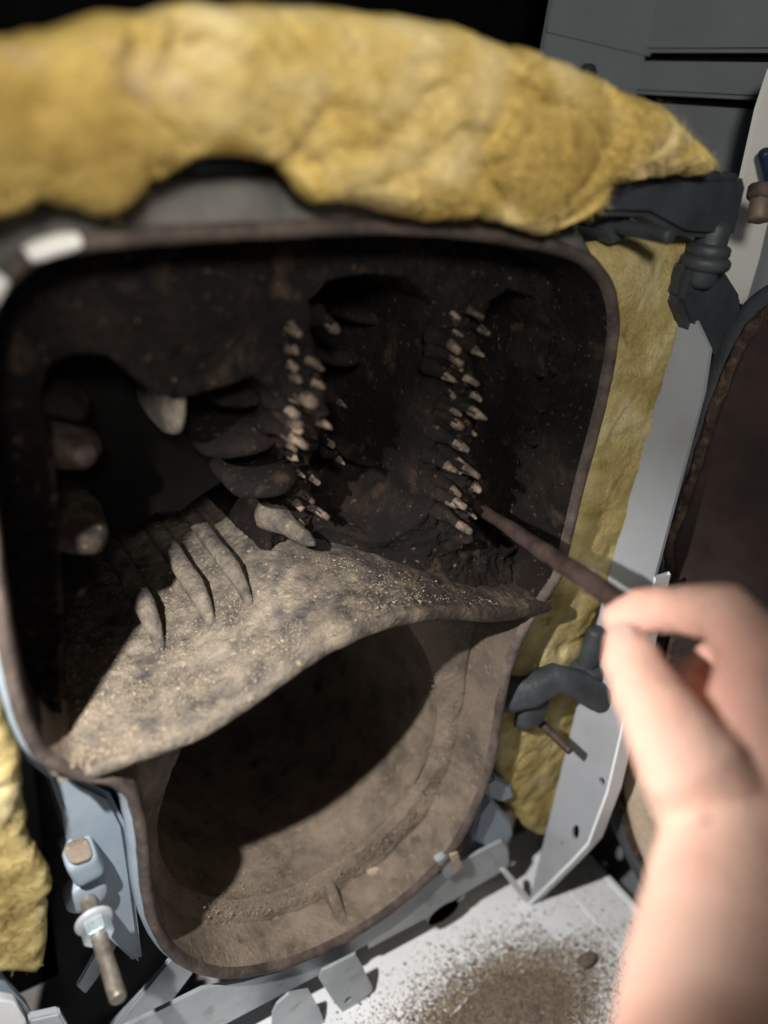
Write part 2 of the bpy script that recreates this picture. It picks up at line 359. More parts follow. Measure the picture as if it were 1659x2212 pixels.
# arched shelf between flueways and chamber
SHX = [.05,.09,.124,.205,.271,.377,.437,.526,.60,.637,.68,.737,.803,.884,.95,1.005,1.1,1.202,1.26]
SHZ = [-.99,-.992,-.992,-.996,-.987,-.976,-.956,-.911,-.875,-.86,-.85,-.841,-.842,-.853,-.872,-.893,-.915,-.922,-.922]
sx = np.linspace(.05, 1.26, 400); sz0 = np.interp(sx, SHX, SHZ); ker = np.hanning(25); ker /= ker.sum()
szs = np.convolve(np.pad(sz0, 12, mode='edge'), ker, 'valid')
def zs(x): return float(np.interp(x, sx, szs))
def zsa(x): return np.interp(x, sx, szs)
V = []; Fc = []
xs = np.arange(.142, 1.222, .005)
ys = [.98,.8,.65]+list(np.arange(.55, .02, -.006))+[.018,.012,.007,.003]
TH = .036
prof = [('t', y) for y in ys]+[('f', a) for a in (20, 50, 80, 110, 140, 165)]+[('b', y) for y in (.006,.02,.05,.1,.2,.4,.7,.98)]
K = len(prof)
def BK(x): return .028*float(sst((.205-x)/.05))
for x in xs:
    sl = (zs(x+.01)-zs(x-.01))/.02
    th = TH*(.55+.45*min(1, max(0, (x-.10)/.25)))
    for (c, a) in prof:
        if c == 't':
            y = max(a, a+BK(x)*(1-min(1, a/.1))); crest = -.010*math.exp(-((y)/.03)**2)
            z = zs(x)+crest*0.6
            q = Vector((x, y, z)); z += .0042*N3(q, 26, 4, 1)+.0026*N3(q, 90, 2, 3)
            # edge wall that climbs to the flueway face
        elif c == 'f':
            y = -math.sin(math.radians(a))*.010+BK(x); z = zs(x)-.005-th/2*(1-math.cos(math.radians(a))); q = Vector((x, y, z)); z += .002*N3(q, 30, 3, 1); y += .0025*N3(q, 25, 3, 9)
        else:
            y = a; z = zs(x)-th-.004
        V.append((x, y, z))
for i in range(len(xs)-1):
    for j in range(K-1): Fc.append((i*K+j, (i+1)*K+j, (i+1)*K+j+1, i*K+j+1))
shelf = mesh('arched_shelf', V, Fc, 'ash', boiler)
plate('shade_blocker', [Vector((x, .36, z)) for x, z in [(.12,-.25),(.12,-.80),(.20,-.79),(.30,-.765),(.36,-.775),(.42,-.75),(.47,-.755),(.52,-.72),(.60,-.68),(.62,-.25)]], (0, 1, 0), .04, 'void', boiler, bev=.008)  # added blocker that keeps the torch off the deep shelf
for px, yo, y1, xx, hh, ww in [(0, .225, .9, .380, .050, .017), (0, .215, .9, .481, .040, .017), (0, .20, .9, .557, .036, .015)]:
    pts = []; rr = []
    for t in np.linspace(0, 1, 16):
        y = yo+(y1-yo)*t; up = min(1, (y-yo)/.10+.12); pts.append((xx+.004*N3((t, 0, 0), 9), y, zs(xx)-.006+hh*1.0*up)); rr.append(ww*(.55+.75*up))
    tube('shelf_rib', pts, rr, 'ash', boiler, n=14, jit=.003, seed=int(xx*100))

# flueway face: one casting with three deep openings
def pxs(L, y=.13): return [(at(q[0], q[1], 1, q[2] if len(q) > 2 else y).x, at(q[0], q[1], 1, q[2] if len(q) > 2 else y).z) for q in L]
def ybase(x, z): return .135+.20*sst((.97-x)/.28)*sst((-.40-z)/.34)*sst((x-.42)/.12)
slotL = pxs([(100,850),(115,795),(160,775),(230,780),(290,830),(340,862),(400,868),(470,850),(540,822),(575,850),(592,930,.17),(596,1000,.22),(598,1050,.27),(585,1100,.31)])+[(.63,-.90),(.63,-1.1),(.17,-1.1)]+pxs([(150,1350),(140,1200),(130,1000)])
slotM = pxs([(655,700),(672,645),(710,618),(790,606),(870,612),(920,660),(935,740),(930,830),(915,900),(912,1000,.15),(890,1080,.18),(850,1120,.20),(790,1142,.24),(735,1132,.27),(705,1080,.26),(695,1000,.22),(690,900,.17),(690,800)])
slotR = pxs([(1040,700),(1060,655),(1095,635),(1140,650),(1172,720),(1150,800),(1150,950),(1160,1080),(1135,1160),(1080,1175),(1035,1130),(1022,1040),(1030,900),(1025,780)])
inner = [(RL[i]-nrm2(i)*sgn*.030) for i in range(n)]
poly = [(p.x, p.z) for p in inner]
G, Fg, Eg, Dg = grid_in(poly, .0042, keep=lambda x, z: z > zsa(x)-.03)
X, Z = G[:, 0], G[:, 1]
Y = ybase(X, Z)
bx = at(430, 690, 1, .1); Y -= .030*np.exp(-(((X-bx.x)/.16)**2+((Z-bx.z)/.09)**2))
bx = at(60, 1000, 1, .1); Y -= .02*np.exp(-(((X-bx.x)/.04)**2+((Z-bx.z)/.3)**2))
# fillet to shelf in front
hs = Z-zsa(X); Y -= .05*np.exp(-np.clip(hs, 0, 9)/.035)*sst((X-.95)/.1)
Y += .10*np.exp(-np.clip(hs, 0, 9)/.03)*0
for (u0, u1, w_) in (((636,700),(640,1120),.030), ((978,650),(990,1160),.026)):
    a0 = at(*u0, 1, .13); a1 = at(*u1, 1, float(ybase(at(*u1, 1, .2).x, at(*u1, 1, .2).z)))
    tt = np.clip((Z-a0.z)/(a1.z-a0.z), 0, 1); xc_ = a0.x+(a1.x-a0.x)*tt; en = sst((a0.z+.06-Z)/.06)*sst((Z-a1.z+.04)/.05)
    nz_ = np.array([N3((X[i], 3, Z[i]), 34, 3, 12) for i in range(len(X))])
    Y -= (.034+.022*nz_)*en*np.exp(-((X-xc_)/w_)**2)
# round boss with a raised ring
bc = at(1175, 842, 1, .12); rr = np.hypot(X-bc.x, (Z-bc.z)); Y -= .018*np.exp(-((rr-.045)/.009)**2); Y += .012*(rr < .036)
for sp, dep, wd_ in ((slotL, .80, .042), (slotM, .75, .030), (slotR, .62, .028)):
    d, _, _ = sdf(sp, X, Z)
    Y += dep*sst((d+.012)/wd_)**1.3
    Y -= .012*np.exp(-((d+.018)/.014)**2)
Yn = np.array([.010*N3((X[i]*1.0, 0, Z[i]), 9, 4, 2)+.007*N3((X[i], 0, Z[i]), 42, 3, 5)+.0035*N3((X[i], 0, Z[i]), 130, 2, 5) for i in range(len(X))])
Y = Y+Yn
Y = np.where(Dg <= 0, .15, Y)
face = mesh('flueway_face', [(X[i], Y[i], Z[i]) for i in range(len(X))], Fg, 'soot', boiler)

def fin(c, r, ang=0, m='soot', **k):
    B = Matrix.Rotation(math.radians(ang), 3, 'Y')
    return lump('fin', c, r, m, boiler, basis=B, e=k.get('e', .62), jit=.010, sub=3, seed=c[0]*9, jsc=16)
# left tongues
for (px, py, L, th) in [(205,905,.075,.028),(228,1005,.085,.042),(245,1180,.095,.042),(203,1290,.07,.026)]:
    p = at(px+20, py, 1, .15); fin((p.x-L*1.15, .30, p.z+.030), (L*1.25, .155, th*.80), 24, 'soot' if py in (905, 1290) else 'scale', e=.7)
p = at(388, 900, 1, .165); lump('hanging_fin', (p.x, .30, p.z+.03), (.017, .15, .088), 'ash', boiler, e=.75, jit=.006, sub=3)
for (px, py, L, th) in [(462,880,.10,.028),(440,985,.12,.032),(508,1078,.10,.026)]:
    p = at(px, py, 1, .22); fin((p.x+L*.75, .36, p.z+.014), (L*.75, .16, th*.85), -10, 'soot')
# dim spindles inside the middle and right flueways
for (px, py, L, th) in [(800,690,.07,.02),(850,800,.07,.02),(860,930,.075,.022),(800,1000,.06,.018),(730,780,.05,.02)]:
    p = at(px, py, 1, .34); lump('fin', (p.x+.02, .42, p.z), (L, .10, th), 'soot', boiler, e=.9, jit=.006, sub=2)
for (px, py) in [(1090,900),(1095,1010),(1085,800),(1100,1100)]:
    p = at(px, py, 1, .27); lump('fin', (p.x+.05, .36, p.z), (.06, .10, .022), 'soot', boiler, e=.9, jit=.006, sub=2)
# pins
pins = [(697,797,1),(683,876,1),(716,926,.9),(748,880,.6),(744,1003,.6),(733,716,.7),(664,966,1.2),(678,1087,1),(710,1122,1.1),(678,1178,1.6),(655,1100,.8),
        (1043,686,1),(1058,722,.7),(1052,906,1.35),(1034,832,1),(1012,975,1.1),(1036,1030,1.2),(1006,1097,.9),(1019,1152,1.2),(1000,800,.7),(985,1020,.8)]
for j in range(13): pins.append((648+random.uniform(-8, 14), 730+j*34+random.uniform(-8, 8), random.uniform(.5, .8)))
for j in range(14): pins.append((992+random.uniform(-12, 12), 690+j*34+random.uniform(-8, 8), random.uniform(.5, .8)))
pins += [(700,840,.7),(690,1045,.7),(722,965,.6),(1046,770,.8),(1040,865,.7),(1030,940,.7),(1038,1062,.7),(1030,1120,.7),(650,920,.7)]
for k, (px, py, s) in enumerate(pins):
    yt = .07
    for _ in range(4):
        t = at(px, py, 1, yt); yt = float(ybase(t.x, t.z))-.078*s if (px < 722 or px > 960) else float(ybase(t.x, t.z))+.04
    L = .080*s; r = .0078*(.8+.25*s)
    if py > 1150 and px < 700: r = .0145
    t.y += r*.6; a = Vector((t.x-.020*s, t.y+L, t.z+.012)); mid = (a+t)/2+Vector((-.003, 0, .003))
    o = tube('pin', [a, a.lerp(mid, .5), mid, mid.lerp(t, .35), mid.lerp(t, .7), t], [r*2.8, r*2.0, r*1.5, r*1.25, r*1.0, r*.72], ['ash', 'ash'] if (py > 1140 and px < 700) else ['soot', 'tip'], boiler, n=14, cap=.9, jit=.006, seed=k)
    tw = W(t)
    for p_ in o.data.polygons:  # faces towards the tip take the paler material
        if ((p_.center+o.location+boiler.location)-tw).length < (a-t).length*S*(.22+.25*random.random()): p_.material_index = 1

# chamber mouth plate with seat bead, then the round chamber
C0 = Vector((.72, 0, -1.42)); RC = .372
RZ = lambda a, r=RC: Vector((r*math.cos(a), 0, (r+(.135*max(0, math.sin(a))**1.0))*math.sin(a)))
V = []; Fc = []; NA = 260; ss = np.linspace(0, 1, 26)
def hit(a):
    d = Vector((math.cos(a), 0, math.sin(a))); best = .44
    for i in range(n):
        p = inner[i]-C0; q = inner[(i+1) % n]-C0; e = q-p; den = d.x*e.z-d.z*e.x
        if abs(den) < 1e-9: continue
        t = (p.x*e.z-p.z*e.x)/den; s = (p.x*d.z-p.z*d.x)/den
        if 0 <= s <= 1 and t > 0: best = t if best == .44 or t < best else best
    return best
for i in range(NA):
    a = 2*math.pi*i/NA; R0 = min(hit(a), .78)
    up = math.sin(a)
    if up > .2:      # under the shelf
        zt = C0.z
        for _ in range(30):
            zt = C0.z+R0*up; x = C0.x+R0*math.cos(a)
            if zt > zs(x)-.03: R0 -= .01
    RE = RZ(a); al = math.atan2(RE.z, RE.x); R0 = max(R0, RE.length+.006)
    for s in ss:
        r = R0+(RE.length-R0)*s; y = .118+.045*s**1.5-.009*math.exp(-((r-(RC+.016))/.012)**2)*float(sst((-.05-up)/.3))
        ca = RE.x/RE.length+(math.cos(a)-RE.x/RE.length)*(1-s); sa = RE.z/RE.length+(math.sin(a)-RE.z/RE.length)*(1-s)
        p = Vector((C0.x+r*ca, y, C0.z+r*sa))
        y += .005*N3(p, 12, 3, 3)+.002*N3(p, 60, 3, 6); p.y = y if s > 0 else .16
        if s == 0: p.x += .012*math.cos(a); p.z += .012*math.sin(a)
        V.append(p)
K = len(ss)
for i in range(NA):
    for j in range(K-1): Fc.append((i*K+j, ((i+1) % NA)*K+j, ((i+1) % NA)*K+j+1, i*K+j+1))
mesh('mouth_plate', V, Fc, 'drum', boiler)
V = []; Fc = []
yy = [(.162,0),(.175,.005),(.19,.009),(.22,.010),(.28,.012),(.36,.012),(.44,.012),(.5,.012),(.64,.012),(.8,.010),(1.0,.008),(1.3,.0),(1.6,-.01),(1.66,-.06),(1.68,-.2),(1.68,-.371)]
for i in range(NA):
    a = 2*math.pi*i/NA
    for (y, dr) in yy:
        q_ = RZ(a)*((RC+dr)/RC); p = C0+q_; p.y = y; p += q_.normalized()*.0022*N3(p, 10, 4, 8)
        V.append(p)
K = len(yy)
for i in range(NA):
    for j in range(K-1): Fc.append((i*K+j, ((i+1) % NA)*K+j, ((i+1) % NA)*K+j+1, i*K+j+1))
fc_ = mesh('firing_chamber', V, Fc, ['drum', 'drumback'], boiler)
for p_ in fc_.data.polygons:  # far end of the chamber takes the darker material
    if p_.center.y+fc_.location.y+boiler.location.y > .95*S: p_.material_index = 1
# bottom web between seat and lip
p = at(722, 1900, 1, .10); q = at(735, 1990, 1, .02)
V = [(p.x-.012,.135,-1.79),(p.x-.014,.10,-1.795),(p.x-.012,.025,-1.845),(p.x-.012,.02,-1.865),(p.x-.012,.15,-1.87)]
V += [(x+.028, y, z) for (x, y, z) in V]
bm = bmesh.new(); vs = [bm.verts.new(v) for v in V]; bm.faces.new(vs[:5]); bm.faces.new(vs[5:][::-1])
for i in range(5): bm.faces.new((vs[i], vs[5+i], vs[5+(i+1) % 5], vs[(i+1) % 5]))
bmesh.ops.recalc_face_normals(bm, faces=bm.faces); bmesh.ops.bevel(bm, geom=bm.edges[:], offset=.004, segments=2, affect='EDGES')
link('web', bm, 'drum', boiler, flat_angle=50)
# threaded boss in the upper left corner of the chamber mouth
c = at(392, 1590, 1, .105)
V = []; Fc = []; ny = [(.030,.14),(.030,.104),(.026,.098),(.020,.099),(.017,.104),(.016,.15),(.001,.16)]
for i in range(28):
    a = 2*math.pi*i/28
    for r, y in ny: V.append((c.x+r*math.cos(a), y+.001*random.random(), c.z+r*math.sin(a)))
for i in range(28):
    for j in range(6): Fc.append((i*7+j, ((i+1) % 28)*7+j, ((i+1) % 28)*7+j+1, i*7+j+1))
mesh('bolt_boss', V, Fc, 'soot', boiler)

# studs
def threaded(name, a, b, r, m, parent, pitch=.010):
    a = Vector(a); b = Vector(b); L = (b-a).length; k = int(L/pitch*2); pts = []; rad = []
    for i in range(k+1):
        pts.append(a.lerp(b, i/k)); rad.append(r*(1 if i % 2 else .9) if i > k*.35 else r)
    return tube(name, pts, rad, m, parent, n=18, cap=.25)
def hexnut(name, c, r, h, m, parent, ax=Vector((0, 1, 0)), flange=0, rot=0):
    u = Vector((1, 0, 0)); v = Vector((0, 0, 1)); bm = bmesh.new()
    lo = [bm.verts.new(p) for p in circ(Vector(c)-ax*h/2, r, u, v, 6, rot, rot+360)]; hi = [bm.verts.new(p) for p in circ(Vector(c)+ax*h/2, r, u, v, 6, rot, rot+360)]
    bm.faces.new(lo); bm.faces.new(hi[::-1])
    for i in range(6): bm.faces.new((lo[i], hi[i], hi[(i+1) % 6], lo[(i+1) % 6]))
    bmesh.ops.recalc_face_normals(bm, faces=bm.faces); bmesh.ops.bevel(bm, geom=bm.edges[:], offset=r*.10, segments=2, affect='EDGES')
    if flange: tube_bm(bm, [Vector(c)+ax*h*.42, Vector(c)+ax*h*.62], r*1.25, n=24, cap=.2)
    return link(name, bm, m, parent, flat_angle=30)
sb = at(180, 1925, 1, .085); st = at(260, 2158, 1, -.15); SX = (sb.x+st.x)/2; SZ = (sb.z+st.z)/2
s = threaded('stud', (SX, .09, SZ), (SX, -.15, SZ), .0155, 'stud', boiler); s['label'] = 'brown worn stud with a bright flanged nut'
hexnut('nut', (SX, -.008, SZ), .029, .032, 'nut', s, flange=0, rot=12); bm = bmesh.new(); tube_bm(bm, [(SX, .012, SZ), (SX, .017, SZ)], .036, n=24, cap=.2); link('washer', bm, 'zinc', s)
bm = bmesh.new(); tube_bm(bm, [(SX, .070, SZ), (SX, .10, SZ)], .040, n=32, cap=.15); link('stud_flange', bm, 'paint', boiler)
p = at(178, 1852, 1, .09); B = Matrix.Rotation(math.radians(-14), 3, 'Y')
lump('lug', (p.x, .095, p.z), (.030, .045, .038), 'paint', boiler, e=.35, basis=B); lump('rust_deposit', (p.x-.008, .075, p.z+.038), (.022, .026, .006), 'drum', boiler, e=.6, jit=.004)
V_ = [at(a, b, 1, .10) for a, b in [(20,1560),(60,1650),(110,1690),(135,1760),(150,1850),(195,1950),(232,2030),(268,2062),(292,2085),(310,2080),(300,2000),(285,1880),(270,1780),(240,1720),(180,1690),(110,1640),(60,1560)]]
link('rear_body', plate_bm(V_, (0, 1, 0), .35, (), .012), 'paint', boiler, flat_angle=80)
# lower right stud
t = at(1232, 1622, 1, -.085); s = threaded('stud', (t.x, .12, t.z), (t.x, -.085, t.z), .0125, 'rod', boiler); s['label'] = 'thin dark stud standing out beside the lower hinge'
# top right stud and nut
t = at(1448, 512, 1, -.09); b_ = at(1285, 478, 1, .02)
s = threaded('stud', (t.x, .12, t.z), (t.x, -.09, t.z), .0145, 'darkiron', boiler); s['label'] = 'dark threaded stud with a black nut at the top right corner'
hexnut('nut', (t.x, .045, t.z), .036, .032, 'darkiron', s, rot=20)

# grey flue collar behind the top edge
col = thing('flue_collar', (.40, .55, -.14), 'grey round collar showing in the gap under the yellow wool', 'flue pipe')
p = at(455, 425, 1, .5); rC = .15; p.y = .3
V = []; Fc = []
for i in range(48):
    a = 2*math.pi*i/48
    for (r, y) in [(rC-.06,.26),(rC-.056,.248),(rC-.005,.245),(rC,.25),(rC,.30),(rC-.015,.31),(rC-.015,.75)]: V.append((p.x+r*math.cos(a), y, p.z-.02+r*math.sin(a)))
for i in range(48):
    for j in range(6): Fc.append((i*7+j, ((i+1) % 48)*7+j, ((i+1) % 48)*7+j+1, i*7+j+1))
mesh('collar', V, Fc, 'wallgrey', col)

# ash and scale flakes
pts = []
while len(pts) < 9000:
    x = random.uniform(.13, 1.15); y = abs(random.gauss(0, .22)) if random.random() > .3 else random.uniform(0, .6)
    if x > .66 and random.random() < .75: continue
    if y > .8 or (x > .6 and y > .34-.25*(x-.6)/.35): continue
    if N3((x, y, 0), 7, 3, 2)+random.uniform(-.5, .4) < -.1: continue
    pts.append((x, y, zs(x)+.002+.0042*N3((x, y, zs(x)), 26, 4, 1)))
for _ in range(900):
    pts.append((random.uniform(.13, .27), abs(random.gauss(0, .03)), zs(.2)+random.uniform(0, .008)))
crumbs('ash_flakes', pts, .0019, 'crumb', None, None, boiler)
pts = []
for _ in range(5200):
    a = math.radians(random.gauss(-80, 42)); y = random.choice([random.uniform(.14, .5), random.gauss(.16, .02)])
    if random.random() < .25: r = RC+random.uniform(0, .05); y = .128-.01*random.random()
    else: r = RC+.002
    pts.append((C0.x+r*math.cos(a), y, C0.z+r*math.sin(a)))
crumbs('scale_flakes', pts, .0019, 'crumb', None, None, boiler)

# ================================================================== GLASS WOOL
def wool(name, outline, plane, T, back, m, label, step=.006, amp=.02, folds=.03, seed=0, grp=None, rough_edge=.008, nf=3000):
    """outline: pixels on plane Y=plane; a torn quilt with a puffy front and a flatter back"""
    L = smooth_loop([at(a, b, 1, plane) for a, b in outline], 5)
    pl = [(p.x+rough_edge*N3(p, 18, 3, seed), p.z+rough_edge*N3(p, 18, 3, seed+9)) for p in L]
    G, Fg, Eg, D = grid_in(pl, step)
    V = []; nV = len(G)
    for i in range(nV):
        x, z = G[i]; d = D[i]; q = (x, seed, z)
        h = T*math.sqrt(max(0, 1-(1-min(1, d/(T*1.1)))**2))
        w = min(1, d/.03)
        wx = x+.10*N3(q, 5, 2, 3); wz = z+.10*N3(q, 5, 2, 31)
        rid = 1-abs(N3((wx, 0, wz), 7, 2, seed+3))*2.4; rid2 = 1-abs(N3((wx, 0, wz*1.5), 19, 2, seed+6))*2.6
        f = -folds*max(0, rid-.45)**2*1.5*w*(.5+max(0, N3(q, 5, 2, seed+8))*1.6)
        f -= folds*.22*max(0, rid2-.55)**1.5*w
        h = h+f+w*(amp*.75*N3(q, 8, 3, seed+1)+amp*.22*N3(q, 26, 3, seed+2)+amp*.06*N3(q, 90, 2, seed+5))
        V.append((x, plane-h, z))
    for i in range(nV):
        x, z = G[i]; d = D[i]; V.append((x, plane+back*min(1, d/.04)+(.0 if d > 0 else 0), z))
    FF = [tuple(f) for f in Fg]+[tuple(nV+k for k in f[::-1]) for f in Fg]
    # weld the boundary
    me = bpy.data.meshes.new(name); me.from_pydata(V, [], FF)
    bm = bmesh.new(); bm.from_mesh(me); bmesh.ops.remove_doubles(bm, verts=bm.verts, dist=1e-5); bmesh.ops.recalc_face_normals(bm, faces=bm.faces)
    o = link(name, bm, m); tag(o, label, 'insulation', grp)
    VV = []; F2 = []; k0 = 0
    for _ in range(nf):
        i = random.randrange(nV)
        if D[i] < .018 or (D[i] < .034 and random.random() < .7): continue
        p = Vector(V[i]); a = noise.noise(Vector((p.x*5, p.z*5, seed)))*5+random.gauss(0, .8); d = Vector((math.cos(a), random.uniform(-.5, .1), math.sin(a)*.7)).normalized()
        l = random.uniform(.010, .038); s_ = Vector((-d.z, 0, d.x))*.0006; bnd_ = Vector((random.gauss(0, .35), random.gauss(-.05, .2), random.gauss(0, .35)))*l
        b = len(VV)
        for t in (0, .4, .75, 1):
            c = p+d*l*(t-.4)+bnd_*(t-.4)**2-Vector((0, .0015, 0)); VV += [c-s_*(1.1-t), c+s_*(1.1-t)]
        for j in range(3): F2.append((b+2*j, b+2*j+1, b+2*j+3, b+2*j+2))
    me = bpy.data.meshes.new('wool_fibres'); me.from_pydata([tuple(v) for v in VV], [], F2)
    f_ = link('wool_fibres', me, m, o); f_['kind'] = 'stuff'
    return o
wool('insulation_blanket', [(-160,110),(0,95),(100,52),(300,22),(600,8),(900,42),(1040,75),(1170,118),(1290,165),(1400,222),(1475,290),(1522,370),(1480,378),(1440,374),(1370,392),(1330,382),(1300,405),(1262,455),(1215,485),(1150,500),(1085,488),(1040,465),(1000,472),(930,474),(850,468),(790,450),(740,432),(690,432),(640,412),(605,372),(540,340),(470,334),(400,348),(335,388),(290,432),(210,462),(140,435),(80,428),(30,455),(-160,470)],
     -.03, .085, .10, 'wool', 'thick torn yellow glass wool quilt lying along the top of the boiler', amp=.030, folds=.13, seed=3, nf=26000)
wool('insulation_blanket', [(1255,540),(1330,520),(1480,512),(1492,560),(1482,640),(1462,700),(1444,720),(1400,930),(1350,1130),(1318,1250),(1300,1330),(1285,1430),(1262,1530),(1238,1640),(1210,1740),(1178,1788),(1145,1792),(1108,1752),(1070,1690),(1060,1560),(1090,1440),(1150,1330),(1190,1250),(1250,1000),(1280,800),(1270,640)],
     .07, .035, .16, 'woold', 'narrow yellow glass wool strip down the right side between boiler and grey panel', amp=.012, folds=.018, seed=11, step=.008)
wool('insulation_blanket', [(-150,1440),(-20,1470),(20,1560),(48,1680),(60,1780),(80,1830),(108,1875),(112,1905),(95,1930),(102,1990),(92,2060),(60,2092),(0,2086),(-150,2070)],
     .03, .03, .10, 'woold', 'small ragged yellow wool end at the lower left edge of the picture', amp=.012, folds=.018, seed=17, step=.007)

# ================================================================== CASING, HINGES, DOOR
def yz(L, X): return [Vector((X, y, z)) for y, z in L]
pn = thing('side_panel', (1.45, -.02, -2.11), 'pale grey enamelled side panel standing upright in the tray beside the wool', 'casing panel')
out = [(.062,-.262),(.05,-.40),(.032,-.93),(.005,-1.5),(-.022,-2.108),(-.075,-1.94),(-.118,-1.80),(-.146,-1.70),(-.150,-1.50),(-.125,-1.2),(-.09,-.864),(-.066,-.42),(-.05,-.335),(.02,-.27)]
def ph(px, py): p = at(px, py, 0, 1.45); return p
holes = []
for (px, py, ry, rz) in [(1300,1688,.010,.012),(1243,1798,.012,.028),(1214,1822,.006,.008)]:
    p = ph(px, py); holes.append([Vector((1.45, p.y+ry*math.cos(a), p.z+rz*math.sin(a))) for a in np.linspace(0, 2*math.pi, 14, endpoint=False)])
plate('sheet', yz(out, 1.45), (1, 0, 0), .010, 'panel', pn, holes=holes)
fl = [(-.09,-.864),(-.125,-1.2),(-.150,-1.50),(-.146,-1.70),(-.118,-1.80),(-.075,-1.94),(-.022,-2.108)]
V = []; Fc = []
for (y, z) in fl: V += [(1.447, y-.001, z), (1.447, y-.008, z-.004), (1.50, y-.008, z-.004), (1.50, y-.001, z)]
for i in range(len(fl)-1):
    for k in range(4): Fc.append((i*4+k, (i+1)*4+k, (i+1)*4+(k+1) % 4, i*4+(k+1) % 4))
mesh('folded_edge', V, Fc, 'white', pn, flat_angle=40)

# cream panel at the right edge
q = [at(a, b, 1, .16) for a, b in [(1668,150),(1640,235),(1598,420),(1568,560),(1560,640),(1610,660),(1640,560),(1700,300),(1760,120)]]
cp = plate('outer_casing', q, (0, 1, 0), .012, 'cream'); tag(cp, 'cream white casing strip at the right edge behind the upper hinge', 'casing panel')
# pale post and dark head
po = thing('sheet_metal_post', (1.75, .72, -2.1), 'pale blue grey sheet metal post rising behind the yellow wool, top right', 'post')
a = at(1168, 150, 1, .70); b = at(1378, 150, 1, .70)
box('post_face', (a.x, .70, -2.2), (b.x+.02, .72, 1.0), 'post', po, bev=.003)
box('seam_cover', (a.x-.006, .694, at(1250, 85, 1, .69).z), (b.x+.03, .699, at(1250, 68, 1, .69).z), 'wallgrey', po, bev=.001)
c = at(1275, 158, 1, .68); tube('screw_head', [(c.x, .705, c.z), (c.x, .68, c.z)], .022, 'darkiron', po, n=18, cap=.4)

# upper hinge
hg = thing('upper_hinge', (1.3, -.02, -.2), 'dark cast hinge block with a pivot collar at the top right corner of the boiler', 'hinge')
def px_prism(name, L, y0, y1, m, parent, bev=.006):
    pts = [at(a, b, 1, y0) for a, b in L]; return plate(name, pts, (0, 1, 0), y1-y0, m, parent, bev=bev)
px_prism('hinge_arm', [(1325,385),(1370,395),(1440,378),(1612,376),(1618,400),(1590,520),(1480,512),(1400,470),(1290,468),(1252,440),(1285,410)], -.02, .06, 'darkiron', hg, bev=.012)
px_prism('hinge_strap', [(1492,560),(1560,560),(1575,590),(1606,640),(1604,680),(1570,730),(1545,785),(1520,760),(1488,700),(1468,650)], .0, .05, 'darkiron', hg, bev=.012)
p = at(1528, 548, 1, .0)
bm = bmesh.new(); tube_bm(bm, [p+Vector((0,0,-.022)), p+Vector((0,0,-.012))], .050, n=28, cap=.3); tube_bm(bm, [p+Vector((0,0,.0)), p+Vector((0,0,.012))], .043, n=28, cap=.3); link('pivot_collar', bm, 'darkiron', hg)
tube('pivot_pin', [p+Vector((0,0,-.05)), p+Vector((0,0,.05))], .032, 'darkiron', hg, n=20)
# lower hinge
lh = thing('lower_hinge', (1.3, .0, -1.35), 'dark hooked hinge arm below the hand, next to a thin stud', 'hinge')
pts = [at(1100,1490,1,.05), at(1150,1490,1,.02), at(1200,1462,1,-.01), at(1240,1475,1,-.03), at(1290,1505,1,-.05)]
tube('hinge_arm', pts, [.056,.048,.038,.038,.040], 'darkiron', lh, n=22, cap=.8, jit=.008)
p = at(1278, 1400, 1, .0); tube('pivot_pin', [p+Vector((0,0,-.09)), p+Vector((0,0,.05))], .026, 'darkiron', lh, n=20)
p = at(1268, 1445, 1, .0); tube('pivot_collar', [p+Vector((0,0,-.008)), p+Vector((0,0,.008))], .045, 'darkiron', lh, n=24, cap=.3)
p = at(1140, 1530, 1, .04); lump('stud_pad', (p.x, .06, p.z), (.05, .06, .05), 'darkiron', lh, e=.5)

# burner door, swung open square to the boiler front
dr = thing('burner_door', (1.6, -.55, -1.9), 'open burner door with dark sooty lining and rusty rope seal along the right edge', 'door')
XD = 1.60
DL = []
for p in RL: DL.append(Vector((XD, .035-(1.24-p.x), p.z-.01)))
cen = Vector((XD, -.53, -.95))
def door_sweep(name, prof, m, jit=0, fillm=False):
    V = []; Fc = []; k = len(prof); nn = len(DL)
    for i in range(nn):
        d = DL[(i+2) % nn]-DL[i-2]; q = Vector((0, -d.z, d.y)).normalized()
        if i == 0: door_sweep.s = 1 if q.dot(DL[0]-cen) > 0 else -1
        q *= door_sweep.s
        for (off, x) in prof:
            p = DL[i]+q*off; p.x = XD+x
            if jit: p += q*jit*N3(p, 40, 3, 2)+Vector((jit*N3(p, 46, 3, 5), 0, 0))
            V.append(p)
    for i in range(nn):
        for j in range(k-1): Fc.append((i*k+j, ((i+1) % nn)*k+j, ((i+1) % nn)*k+j+1, i*k+j+1))
    if fillm: Fc.append([i*k+k-1 for i in range(nn)])
    return mesh(name, V, Fc, m, dr)
door_sweep('door_shell', [(-.030,.02),(-.028,.004),(-.022,-.002),(.0,-.004),(.010,.0),(.014,.01),(.014,.10),(.0,.115)], 'darkiron', 0)
door_sweep('rope_seal', [(-.028,.012),(-.030,.000),(-.037,-.009),(-.047,-.010),(-.054,-.002),(-.056,.012)], 'rope', .007)
door_sweep('lining', [(-.053,.012),(-.055,.004),(-.062,.006),(-.09,.02)], 'doorin', .003, True)
V = []; Fc = []
for i in range(64):
    a = 2*math.pi*i/64
    for (r, x) in [(.415,.012),(.41,-.006),(.395,-.012),(.38,-.006),(.36,.0),(.0005,-.004)]:
        V.append((XD+x+.002*N3((i*.2, r, 0), 3), -.49+r*math.cos(a), -1.43+r*math.sin(a)))
